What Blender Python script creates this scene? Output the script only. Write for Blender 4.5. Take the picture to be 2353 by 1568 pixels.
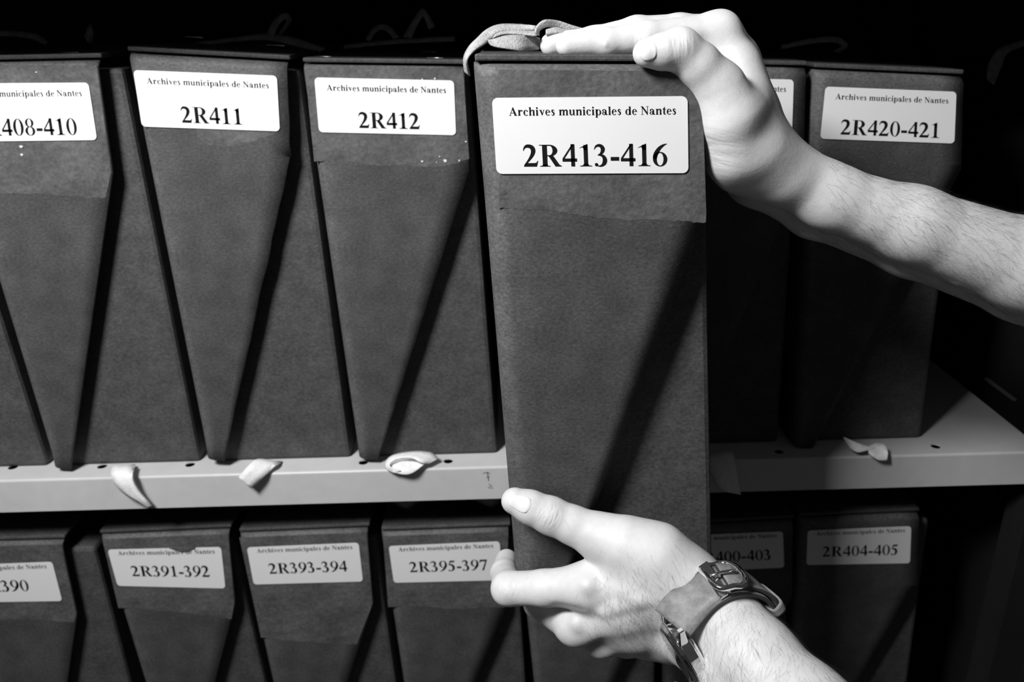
import bpy, bmesh, math, random
import numpy as np
from mathutils import Vector, Matrix
from mathutils.geometry import tessellate_polygon

random.seed(7); rng = np.random.default_rng(7)
for o in list(bpy.data.objects): bpy.data.objects.remove(o)
scn = bpy.context.scene
COL = scn.collection

# ------------------------------------------------------------------ camera
W, H, F = 2353.0, 1568.0, 1880.0
PITCH, ROLL, YAW = math.radians(21.5), math.radians(1.6), 0.0
CAMZ = 1.45
cam_d = bpy.data.cameras.new('camera'); cam = bpy.data.objects.new('camera', cam_d); COL.objects.link(cam)
cam_d.sensor_width = 36.0; cam_d.lens = 36.0 * F / W; cam_d.clip_start = 0.01
RM = Matrix.Rotation(YAW, 3, 'Z') @ Matrix.Rotation(math.pi/2 - PITCH, 3, 'X') @ Matrix.Rotation(-ROLL, 3, 'Z')
cam.matrix_world = Matrix.Translation((0, 0, CAMZ)) @ RM.to_4x4()
cam_d.dof.use_dof = True; cam_d.dof.focus_distance = 0.435; cam_d.dof.aperture_fstop = 11.0
scn.camera = cam

# ------------------------------------------------------------------ world, lamps, exposure
wd = bpy.data.worlds.new('world'); scn.world = wd; wd.use_nodes = True
wd.node_tree.nodes['Background'].inputs[0].default_value = (1, 1, 1, 1)
wd.node_tree.nodes['Background'].inputs[1].default_value = 0.045
def area_lamp(name, loc, target, sx, sy, power):
    l = bpy.data.lights.new(name, 'AREA'); l.shape = 'RECTANGLE'; l.size = sx; l.size_y = sy; l.energy = power
    o = bpy.data.objects.new(name, l); COL.objects.link(o); o.location = loc
    o.rotation_euler = (Vector(target) - Vector(loc)).to_track_quat('-Z', 'Y').to_euler(); return o
area_lamp('aisle_ceiling_lamp', (-0.42, 0.02, CAMZ + 0.43), (0.0, 0.55, CAMZ - 0.15), 0.20, 0.20, 13)
vs = scn.view_settings
vs.view_transform = 'Standard'; vs.look = 'None'; vs.gamma = 1.0; vs.use_curve_mapping = False; vs.exposure = 0.0

# ------------------------------------------------------------------ helpers
CX, CY = W/2, H/2
def ray(px, py): return RM @ Vector(((px-CX)/F, -(py-CY)/F, -1.0))
C0 = Vector((0, 0, CAMZ))
def P(px, py, Y):                  # picture point -> point on the upright plane at distance Y
    d = ray(px, py); return C0 + d*(Y/d.y)
def PZ(px, py, z):                 # picture point -> point on the level plane at height z
    d = ray(px, py); return C0 + d*((z-CAMZ)/d.z)

def mat(name, col, rough=0.8, noise=None, bump=None, metal=0.0, sss=0.0, spec=0.3, fibre=None):
    m = bpy.data.materials.new(name); m.use_nodes = True
    nt = m.node_tree; b = nt.nodes['Principled BSDF']
    b.inputs['Base Color'].default_value = (col, col, col, 1); b.inputs['Roughness'].default_value = rough
    b.inputs['Metallic'].default_value = metal; b.inputs['Specular IOR Level'].default_value = spec
    tc = nt.nodes.new('ShaderNodeTexCoord')
    if sss:
        b.inputs['Subsurface Weight'].default_value = sss; b.inputs['Subsurface Radius'].default_value = (1, 1, 1)
        b.inputs['Subsurface Scale'].default_value = 0.003
    if noise:                      # list of (scale, low, high, from, to, stretch)
        prev = None
        for (sc, lo, hi, f0, f1, st) in noise:
            mp = nt.nodes.new('ShaderNodeMapping'); mp.inputs['Scale'].default_value = st
            nt.links.new(tc.outputs['Object'], mp.inputs[0])
            n = nt.nodes.new('ShaderNodeTexNoise'); n.inputs['Scale'].default_value = sc; n.inputs['Detail'].default_value = 5
            nt.links.new(mp.outputs[0], n.inputs[0])
            r = nt.nodes.new('ShaderNodeMapRange'); r.inputs[1].default_value = f0; r.inputs[2].default_value = f1
            r.inputs[3].default_value = lo; r.inputs[4].default_value = hi
            nt.links.new(n.outputs[0], r.inputs[0])
            if prev is None: prev = r.outputs[0]
            else:
                mu = nt.nodes.new('ShaderNodeMath'); mu.operation = 'MULTIPLY'
                nt.links.new(prev, mu.inputs[0]); nt.links.new(r.outputs[0], mu.inputs[1]); prev = mu.outputs[0]
        sc_ = nt.nodes.new('ShaderNodeMath'); sc_.operation = 'MULTIPLY'; sc_.inputs[1].default_value = col
        nt.links.new(prev, sc_.inputs[0])
        nt.links.new(sc_.outputs[0], b.inputs['Base Color'])
    if bump:
        prevn = None
        for (sc, strength, dist, st) in bump:
            mp = nt.nodes.new('ShaderNodeMapping'); mp.inputs['Scale'].default_value = st
            nt.links.new(tc.outputs['Object'], mp.inputs[0])
            n = nt.nodes.new('ShaderNodeTexNoise'); n.inputs['Scale'].default_value = sc; n.inputs['Detail'].default_value = 4
            nt.links.new(mp.outputs[0], n.inputs[0])
            bp = nt.nodes.new('ShaderNodeBump'); bp.inputs['Strength'].default_value = strength; bp.inputs['Distance'].default_value = dist
            nt.links.new(n.outputs[0], bp.inputs['Height'])
            if prevn: nt.links.new(prevn, bp.inputs['Normal'])
            prevn = bp.outputs[0]
        nt.links.new(prevn, b.inputs['Normal'])
    return m
I3 = (1, 1, 1)
M = {}
M['card'] = mat('dark_cardboard', 0.066, 0.62, [(55, 0.82, 1.18, .3, .7, I3), (420, 0.72, 1.28, .3, .7, (1, 1, 1.6)), (1500, 0.8, 1.2, .3, .7, (1, 1, .5))],
                [(900, 0.25, 0.0004, I3), (60, 0.25, 0.001, I3)])
_nt = M['card'].node_tree; _b = _nt.nodes['Principled BSDF']; _src = _b.inputs['Base Color'].links[0].from_socket   # folds paler from rubbing, with fold highlights put into the colour too
_at = _nt.nodes.new('ShaderNodeAttribute'); _at.attribute_name = 'wear_and_light'
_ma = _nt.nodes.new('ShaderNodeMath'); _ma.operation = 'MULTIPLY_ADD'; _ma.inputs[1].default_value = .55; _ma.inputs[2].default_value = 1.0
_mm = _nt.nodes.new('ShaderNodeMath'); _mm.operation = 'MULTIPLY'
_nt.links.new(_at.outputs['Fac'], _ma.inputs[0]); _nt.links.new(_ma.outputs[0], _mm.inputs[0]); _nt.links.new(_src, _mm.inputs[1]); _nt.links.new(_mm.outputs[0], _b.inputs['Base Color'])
M['card_torn'] = mat('torn_cardboard', 0.088, 0.7, [(40, 0.75, 1.25, .3, .7, (1, 1, 1.4)), (380, 0.75, 1.25, .3, .7, I3), (1500, 0.85, 1.15, .3, .7, I3)],
                     [(500, 0.4, 0.0006, I3), (80, 0.5, 0.0012, (1, 1, 1.8))])
M['card_edge'] = mat('raw_cardboard_edge', 0.035, 0.9, [(500, .7, 1.3, .3, .7, I3)], [(600, .5, .0006, I3)])
M['paper'] = mat('white_label_paper', 0.80, 0.6, [(30, .985, 1.0, .3, .7, I3)])
M['ink'] = mat('black_ink', 0.010, 0.9, spec=.05)
M['fleck'] = mat('white_paper_fleck', 0.7, 0.9)
M['tape'] = mat('cotton_tape', 0.80, 0.9, [(300, .9, 1.05, .3, .7, I3)], [(700, .5, .0006, (1, 1, 1))])
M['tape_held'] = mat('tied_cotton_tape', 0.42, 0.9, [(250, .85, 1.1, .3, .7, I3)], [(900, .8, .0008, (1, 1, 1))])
M['tape_shaded'] = mat('shaded_cotton_tape', 0.34, 0.9, [(200, .75, 1.2, .3, .7, I3)], [(900, .6, .0006, I3)])  # same cotton tape, its colour darkened to stand in for shade
M['shelf'] = mat('painted_steel', 0.56, 0.34, [(14, .94, 1.04, .3, .7, I3), (90, .97, 1.03, .3, .7, I3)], [(300, .04, .0005, I3)], spec=.4)
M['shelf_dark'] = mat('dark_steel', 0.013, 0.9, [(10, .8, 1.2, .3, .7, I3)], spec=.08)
M['flange'] = mat('flange_steel', 0.10, 0.6)  # plain mid grey, paler than the dark steel beside it
M['hole'] = mat('dark_hole', 0.01, 0.9)
M['stain'] = mat('grime', 0.18, 0.8, [(120, .6, 1.3, .3, .7, I3)])
M['staple'] = mat('staple_metal', 0.8, 0.3, metal=1.0)
M['skin'] = mat('skin', 0.64, 0.5, [(45, .95, 1.04, .3, .7, I3), (220, .96, 1.03, .3, .7, I3)],
                [(1300, 0.16, 0.0005, I3), (420, 0.10, 0.0008, I3)], sss=0.25, spec=.35)
M['nail'] = mat('nail', 0.72, 0.28, spec=.5, sss=.1)
M['hair'] = mat('body_hair', 0.02, 0.5)
M['leather'] = mat('watch_leather', 0.21, 0.5, [(160, .75, 1.25, .35, .65, I3), (700, .9, 1.1, .3, .7, I3)], [(500, .3, .0006, I3)])
M['leather_edge'] = mat('watch_leather_edge', 0.05, 0.5)
M['steel'] = mat('polished_steel', 0.8, 0.12, metal=1.0)
M['glass'] = mat('watch_glass', 0.02, 0.05, spec=.6)
M['thread'] = mat('stitching', 0.12, 0.8)
M['floor'] = mat('concrete_floor', 0.10, 0.7, [(6, .85, 1.15, .3, .7, I3)])

def link(o, parent=None):
    COL.objects.link(o)
    if parent is not None:
        o.parent = parent; o.matrix_parent_inverse = Matrix.Identity(4)
    return o
def wloc(o):
    v = Vector((0, 0, 0))
    while o is not None: v = v + o.location; o = o.parent
    return v
def empty(name, loc, label, cat, group=None, kind=None):
    o = bpy.data.objects.new(name, None); o.empty_display_size = .02; o.location = loc; link(o)
    o['label'] = label; o['category'] = cat
    if group: o['group'] = group
    return o
def mesh(name, verts, faces, m, parent=None, smooth=False, label=None, kind=None):
    """one mesh object; verts are world positions"""
    off = wloc(parent) if parent is not None else Vector((0, 0, 0))
    me = bpy.data.meshes.new(name)
    if isinstance(verts, np.ndarray): vv = (verts - np.array(off)).tolist()
    else: vv = [tuple(Vector(v) - off) for v in verts]
    me.from_pydata(vv, [], [tuple(f) for f in faces]); me.update()
    me.materials.append(m)
    if smooth: me.polygons.foreach_set('use_smooth', [True]*len(me.polygons))
    o = bpy.data.objects.new(name, me); link(o, parent)
    if label: o['label'] = label
    if kind: o['kind'] = kind
    return o
def fix_normals(o):
    bm = bmesh.new(); bm.from_mesh(o.data); bmesh.ops.recalc_face_normals(bm, faces=bm.faces); bm.to_mesh(o.data); bm.free()
def bevel(o, w, seg=2):
    b = o.modifiers.new('bevel', 'BEVEL'); b.width = w; b.segments = seg; b.limit_method = 'ANGLE'; b.angle_limit = math.radians(40)
def prism(front, back):
    """closed solid between two loops of equal length"""
    n = len(front); v = list(front) + list(back); f = [tuple(range(n)), tuple(range(2*n-1, n-1, -1))]
    for i in range(n): f.append((i, n+i, n+(i+1) % n, (i+1) % n))
    return v, f
def slab(name, pts, vec, m, parent, bev=0, smooth=False, **k):
    v, f = prism(pts, [Vector(p)+Vector(vec) for p in pts])
    o = mesh(name, v, f, m, parent, smooth, **k); fix_normals(o)
    if bev: bevel(o, bev)
    return o
def boxm(name, lo, hi, m, parent, bev=0, **k):
    (x0, y0, z0), (x1, y1, z1) = lo, hi
    return slab(name, [(x0, y0, z0), (x1, y0, z0), (x1, y0, z1), (x0, y0, z1)], (0, y1-y0, 0), m, parent, bev, **k)
def lerp(a, b, t): return a + (b-a)*t
def catmull(pts, n=6):
    pts = [Vector(p) for p in pts]; out = []
    for i in range(len(pts)-1):
        p0 = pts[max(i-1, 0)]; p1 = pts[i]; p2 = pts[i+1]; p3 = pts[min(i+2, len(pts)-1)]
        for k in range(n):
            t = k/n
            out.append(0.5*((2*p1) + (p2-p0)*t + (2*p0-5*p1+4*p2-p3)*t*t + (3*p1-p0-3*p2+p3)*t**3))
    out.append(pts[-1]); return out
def tube(name, pts, radii, m, parent, n=8, closed=False, **k):
    pts = [Vector(p) for p in pts]; V = []; Fc = []
    N = len(pts)
    for i, p in enumerate(pts):
        t = (pts[(i+1) % N] - pts[i-1]) if closed else (pts[min(i+1, N-1)] - pts[max(i-1, 0)])
        t.normalize(); a = Vector((0, 0, 1)) if abs(t.z) < .9 else Vector((1, 0, 0))
        u = t.cross(a).normalized(); w = t.cross(u)
        r = radii[i] if hasattr(radii, '__len__') else radii
        for j in range(n):
            an = 2*math.pi*j/n; V.append(p + (u*math.cos(an) + w*math.sin(an))*r)
    for i in range(N if closed else N-1):
        for j in range(n):
            a = i*n+j; b = i*n+(j+1) % n; c = ((i+1) % N)*n+(j+1) % n; d = ((i+1) % N)*n+j
            Fc.append((a, b, c, d))
    if not closed: Fc.append(tuple(range(n-1, -1, -1))); Fc.append(tuple((N-1)*n+j for j in range(n)))
    o = mesh(name, V, Fc, m, parent, True, **k); fix_normals(o); return o
def ribbon(name, L, R, m, parent, thick=0.0009, n=6, cross=3, **k):
    """woven tape between two edge lines (world points), with thickness"""
    L = catmull(L, n); R = catmull(R, n); V = []; Fc = []; c = cross+1
    for a, b in zip(L, R):
        for j in range(c): V.append(lerp(a, b, j/cross))
    for i in range(len(L)-1):
        for j in range(cross): Fc.append((i*c+j, i*c+j+1, (i+1)*c+j+1, (i+1)*c+j))
    o = mesh(name, V, Fc, m, parent, True, **k)
    s = o.modifiers.new('solid', 'SOLIDIFY'); s.thickness = thick; s.offset = 0
    return o

# ------------------------------------------------------------------ bold serif lettering, drawn as outlines (1000 units to the em)
def g_rect(x0, y0, x1, y1): return ('p', [(x0, y0), (x1, y0), (x1, y1), (x0, y1)])
def g_poly(*p): return ('p', list(p))
def g_disc(x, y, r): return ('p', [(x+r*math.cos(a*math.pi/8), y+r*math.sin(a*math.pi/8)) for a in range(16)])
def g_ring(cx, cy, rx, ry, ix, iy, a0=0, a1=360, n=28):
    A = [math.radians(lerp(a0, a1, i/n)) for i in range(n+1)]
    return ('s', [(cx+rx*math.cos(a), cy+ry*math.sin(a)) for a in A], [(cx+ix*math.cos(a), cy+iy*math.sin(a)) for a in A])
def g_rib(*pts):
    c = catmull([Vector((x, y, w)) for x, y, w in pts], 5); Lf = []; Rt = []
    for i, p in enumerate(c):
        t = c[min(i+1, len(c)-1)] - c[max(i-1, 0)]; t = Vector((t.x, t.y)).normalized(); nrm = Vector((-t.y, t.x))
        Lf.append((p.x+nrm.x*p.z/2, p.y+nrm.y*p.z/2)); Rt.append((p.x-nrm.x*p.z/2, p.y-nrm.y*p.z/2))
    return ('s', Lf, Rt)
def foot(x0, x1, s=48, y=0): return g_poly((x0-s, y), (x1+s, y), (x1+s, y+16), (x1+8, y+34), (x1, y+70), (x0, y+70), (x0-8, y+34), (x0-s, y+16))
def flag(x0, x1, y, s=55): return g_poly((x0-s, y-26), (x0-s, y-10), (x1, y+10), (x1, y-60), (x0, y-80), (x0-12, y-38))
def arch(x0, x1): return g_rib((x0, 330, 30), (x0+60, 410, 62), (x1-95, 432, 90), (x1-62, 375, 125), (x1-62, 290, 126))
six = [g_ring(252, 212, 226, 226, 106, 196), g_rib((474, 682, 12), (360, 640, 62), (240, 550, 105), (150, 430, 130), (100, 320, 135), (86, 215, 118))]
def rot180(g):
    r = lambda q: [(500-x, 676-y) for x, y in q]
    return [('p', r(t[1])) if t[0] == 'p' else ('s', r(t[1]), r(t[2])) for t in g]
GL = {
 '0': (500, [g_ring(250, 338, 226, 350, 108, 324)]),
 '1': (500, [g_rect(190, 30, 320, 660), g_poly((62, 572), (300, 690), (320, 690), (320, 500), (190, 500), (186, 560), (160, 585), (120, 585), (68, 562)),
             g_poly((65, 0), (445, 0), (445, 20), (360, 32), (320, 80), (190, 80), (150, 32), (65, 20))]),
 '2': (500, [g_rib((26, 492, 16), (62, 580, 50), (130, 632, 92), (225, 632, 112), (305, 585, 140), (335, 490, 140), (300, 370, 115), (215, 240, 78), (120, 125, 50), (35, 25, 36)),
             g_poly((17, 0), (430, 0), (476, 178), (450, 178), (425, 128), (370, 112), (115, 112))]),
 '3': (500, [g_rib((26, 520, 16), (70, 605, 50), (150, 645, 80), (240, 625, 108), (295, 540, 128), (268, 440, 100), (200, 375, 48), (130, 345, 22)),
             g_rib((130, 350, 20), (225, 345, 60), (310, 300, 105), (350, 200, 138), (325, 95, 125), (250, 25, 72), (160, 8, 36), (85, 45, 40)), g_disc(82, 52, 54)]),
 '4': (500, [g_rect(288, 0, 408, 688), g_rect(20, 150, 475, 248), g_poly((20, 246), (332, 688), (408, 688), (288, 545), (84, 246))]),
 '5': (500, [g_poly((150, 676), (425, 676), (450, 690), (398, 565), (180, 565), (140, 440), (76, 420)),
             g_rib((76, 400, 40), (180, 415, 95), (290, 370, 130), (345, 255, 140), (325, 125, 122), (245, 35, 72), (150, 10, 36), (80, 45, 40)), g_disc(80, 50, 52)]),
 '6': (500, six),
 '7': (500, [g_poly((60, 676), (478, 676), (478, 650), (260, -12), (150, -12), (368, 562), (150, 562), (95, 540), (52, 480), (26, 486))]),
 '8': (500, [g_ring(250, 512, 184, 178, 84, 156), g_ring(250, 178, 216, 192, 104, 164)]),
 '9': (500, rot180(six)),
 'R': (722, [g_rect(118, 10, 268, 666), g_poly((20, 656), (268, 650), (268, 676), (20, 676)), g_rect(250, 644, 345, 676), g_rect(250, 322, 345, 352), foot(118, 268, 92),
             g_ring(340, 499, 250, 177, 100, 147, -90, 90), g_poly((295, 345), (450, 345), (640, 60), (715, 18), (715, 0), (512, 0))]),
 '-': (333, [g_rect(34, 172, 298, 288)]),
 'A': (722, [g_poly((60, 10), (105, 10), (350, 600), (350, 690)), g_poly((335, 690), (385, 690), (655, 24), (480, 24), (290, 560)), g_rect(150, 196, 480, 236), g_rect(8, 0, 218, 22), g_rect(425, 0, 712, 22)]),
 'N': (722, [g_rect(118, 10, 162, 640), g_rect(20, 0, 262, 22), g_rect(556, -14, 602, 660), g_rect(450, 654, 706, 676), g_poly((18, 676), (205, 676), (602, 150), (602, -16), (556, -16), (130, 560), (18, 656))]),
 'r': (444, [g_rect(70, 10, 205, 450), foot(70, 205), flag(70, 205, 462), g_rib((200, 330, 30), (260, 405, 72), (330, 430, 85)), g_disc(362, 402, 62)]),
 'c': (444, [g_ring(240, 228, 214, 244, 84, 212, 62, 318), g_disc(345, 372, 62)]),
 'h': (556, [g_rect(68, 10, 198, 668), foot(68, 198, 44), flag(68, 198, 676), g_rect(362, 10, 492, 310), foot(362, 492, 44), arch(190, 492)]),
 'i': (278, [g_rect(70, 10, 205, 450), foot(70, 205), flag(70, 205, 462), g_disc(138, 612, 76)]),
 'v': (500, [g_poly((55, 450), (205, 450), (312, 130), (252, -14)), g_poly((250, -14), (285, 30), (440, 450), (396, 450), (270, 90)), g_rect(8, 440, 240, 462), g_rect(340, 440, 488, 462)]),
 'e': (444, [g_ring(225, 228, 206, 244, 82, 214, 4, 320), g_rect(120, 244, 425, 278)]),
 's': (389, [g_rib((318, 330, 22), (290, 410, 45), (215, 452, 60), (135, 420, 92), (120, 340, 108), (190, 262, 128), (262, 185, 125), (272, 92, 100), (200, 25, 72), (110, 25, 45), (45, 130, 20))]),
 'm': (833, [g_rect(68, 10, 198, 450), foot(68, 198, 44), flag(68, 198, 462), g_rect(352, 10, 480, 310), foot(352, 480, 36), arch(190, 480), g_rect(634, 10, 762, 310), foot(634, 762, 44), arch(472, 762)]),
 'n': (556, [g_rect(68, 10, 198, 450), foot(68, 198, 44), flag(68, 198, 462), g_rect(362, 10, 492, 310), foot(362, 492, 44), arch(190, 492)]),
 'u': (556, [g_rect(62, 150, 192, 450), flag(62, 192, 462, 48), g_rib((127, 170, 128), (140, 75, 112), (220, 30, 80), (300, 50, 50), (360, 110, 26)), g_rect(352, 20, 482, 450), flag(352, 482, 462, 48), g_rect(400, 0, 540, 24)]),
 'p': (556, [g_rect(68, -195, 198, 450), foot(68, 198, 48, -205), flag(68, 198, 462), g_ring(300, 226, 222, 242, 92, 208)]),
 'a': (500, [g_rect(268, 50, 396, 330), g_rib((60, 330, 70), (90, 405, 66), (180, 450, 52), (270, 425, 82), (332, 350, 124), (332, 300, 126)), g_disc(98, 345, 58),
             g_ring(175, 128, 152, 132, 66, 90), g_rib((255, 245, 40), (300, 262, 40)), g_poly((300, 50), (396, 90), (480, 60), (480, 40), (420, -6), (340, -6))]),
 'l': (278, [g_rect(70, 10, 205, 668), foot(70, 205), flag(70, 205, 676)]),
 'd': (556, [g_rect(346, 10, 476, 668), flag(346, 476, 676), g_poly((346, 0), (346, 60), (530, 30), (530, 12)), g_ring(246, 226, 222, 242, 92, 208)]),
 't': (333, [g_rect(88, 90, 215, 470), g_poly((12, 428), (40, 450), (150, 560), (200, 640), (215, 640), (215, 460), (310, 460), (310, 420)), g_rib((150, 130, 126), (165, 50, 95), (230, 22, 50), (310, 70, 24))]),
 ' ': (250, []),
}
def text_width(s, track): return sum(GL[c][0] for c in s) + track*(len(s)-1)
def text_mesh(s, track, place):
    """vertices and faces of a line of text; place(x, y) maps em units to world"""
    V = []; Fc = []; x = 0
    for ch in s:
        w, prims = GL[ch]
        for g in prims:
            b = len(V)
            if g[0] == 'p':
                V += [place(x+a, c) for a, c in g[1]]
                for t in tessellate_polygon([[Vector((a, c, 0)) for a, c in g[1]]]): Fc.append(tuple(b+i for i in t))
            else:
                n = len(g[1]); V += [place(x+a, c) for a, c in g[1]] + [place(x+a, c) for a, c in g[2]]
                Fc += [(b+i, b+i+1, b+n+i+1, b+n+i) for i in range(n-1)]
        x += w + track
    return V, Fc

# ------------------------------------------------------------------ setting: shelving unit and floor
Y_F, Y_B = 0.600, 0.610          # flap plane and body plane of the boxes on the shelf
Z_SH = P(980, 1052, Y_B).z       # top of the middle shelf (where the boxes stand)
Y_LIP = PZ(1154, 1073, Z_SH).y   # front edge of the shelf
LIP_B = P(1154, 1146, Y_LIP).z
X_L = -0.75
X_R = 0.438                      # right hand end of the shelf
floor = mesh('floor', [(-3, -2, 0), (3, -2, 0), (3, 2.2, 0), (-3, 2.2, 0)], [(0, 1, 2, 3)], M['floor']); floor['kind'] = 'structure'
unit = empty('shelving_unit', (0, 0.8, 0), 'pale grey painted steel shelving unit carrying the archive boxes', 'shelf')
Y_BK = Y_LIP + 0.45
def shelf(ztop, zlip, m, holes_px=(), Y_LIP=Y_LIP):
    r = 0.0040
    loops = [[Vector((X_L, Y_LIP+.002, ztop)), Vector((X_R, Y_LIP+.002, ztop)), Vector((X_R, Y_BK, ztop)), Vector((X_L, Y_BK, ztop))]]
    V = list(loops[0])
    for (px, py) in holes_px:
        c = PZ(px, py, ztop); lp = [Vector((c.x+r*math.cos(-2*math.pi*i/14), c.y+r*math.sin(-2*math.pi*i/14), ztop)) for i in range(14)]
        loops.append(lp); V += lp
    Fc = [tuple(t) for t in tessellate_polygon(loops)]
    for k in range(len(loops)-1):
        b = 4+14*k; n0 = len(V)
        V += [v - Vector((0, 0, .0009)) for v in V[b:b+14]]
        Fc += [(b+i, b+(i+1) % 14, n0+(i+1) % 14, n0+i) for i in range(14)]
    o = mesh('shelf', V, Fc, m, unit); 
    # rolled front lip: rounded corner then straight face, returned under the shelf
    prof = []
    for i in range(7):
        a = math.pi/2*i/6; prof.append((Y_LIP+.002-.002*math.sin(a), ztop-.002+.002*math.cos(a)))
    prof += [(Y_LIP, zlip), (Y_LIP+.012, zlip), (Y_LIP+.012, zlip+.002), (Y_LIP+.002, zlip+.002), (Y_LIP+.002, ztop-.0025)]
    v, f = prism([(X_L, y, z) for y, z in prof], [(X_R, y, z) for y, z in prof])
    lip = mesh('front_lip', v, f, m, o); fix_normals(lip)
    return o
HOLES = [(30, 1074), (235, 1072), (437, 1068), (640, 1064), (835, 1063), (1030, 1060), (1230, 1056), (1790, 1038), (2150, 1026)]
mid_shelf = shelf(Z_SH, LIP_B, M['shelf'], HOLES)
Z_LO = P(700, 1224, 0.61).z - 0.325
shelf(Z_LO, Z_LO-.03, M['shelf'])
Z_UP = CAMZ + 0.055
shelf(Z_UP, Z_UP-.030, M['shelf'], (), .546)  # upper shelf, out of view; lip brought forward to shade the lids
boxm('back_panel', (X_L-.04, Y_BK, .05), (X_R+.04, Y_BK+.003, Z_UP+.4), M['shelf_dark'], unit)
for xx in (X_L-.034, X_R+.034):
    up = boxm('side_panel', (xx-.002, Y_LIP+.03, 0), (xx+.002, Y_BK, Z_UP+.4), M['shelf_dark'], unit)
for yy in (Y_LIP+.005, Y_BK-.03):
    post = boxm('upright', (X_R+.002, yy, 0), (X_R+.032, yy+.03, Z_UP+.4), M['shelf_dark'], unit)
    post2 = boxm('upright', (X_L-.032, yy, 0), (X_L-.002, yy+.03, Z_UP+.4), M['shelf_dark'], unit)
boxm('end_flange', (X_R+.028, .685, Z_SH), (X_R+.031, .735, Z_SH+.002), M['flange'], unit)
# pen marks and grime on the lip
def lip_mark(name, pts, w, m=M['ink']):
    pp = [P(x, y, Y_LIP-.0002) for x, y in pts]; V = []; Fc = []
    for i, p in enumerate(pp):
        t = (pp[min(i+1, len(pp)-1)]-pp[max(i-1, 0)]).normalized(); n = Vector((-t.z, 0, t.x)); V += [p+n*w/2, p-n*w/2]
    for i in range(len(pp)-1): Fc.append((2*i, 2*i+1, 2*i+3, 2*i+2))
    return mesh(name, V, Fc, m, mid_shelf)
lip_mark('pen_mark', [(1110, 1088), (1121, 1086), (1127, 1090)], .0005)
lip_mark('pen_mark', [(1120, 1086), (1121, 1094), (1123, 1106)], .0006)
lip_mark('pen_mark', [(1117, 1098), (1126, 1096)], .0004)
lip_mark('pen_mark', [(1124, 1112), (1127, 1118), (1121, 1121), (1132, 1123), (1129, 1116)], .0005)

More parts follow.
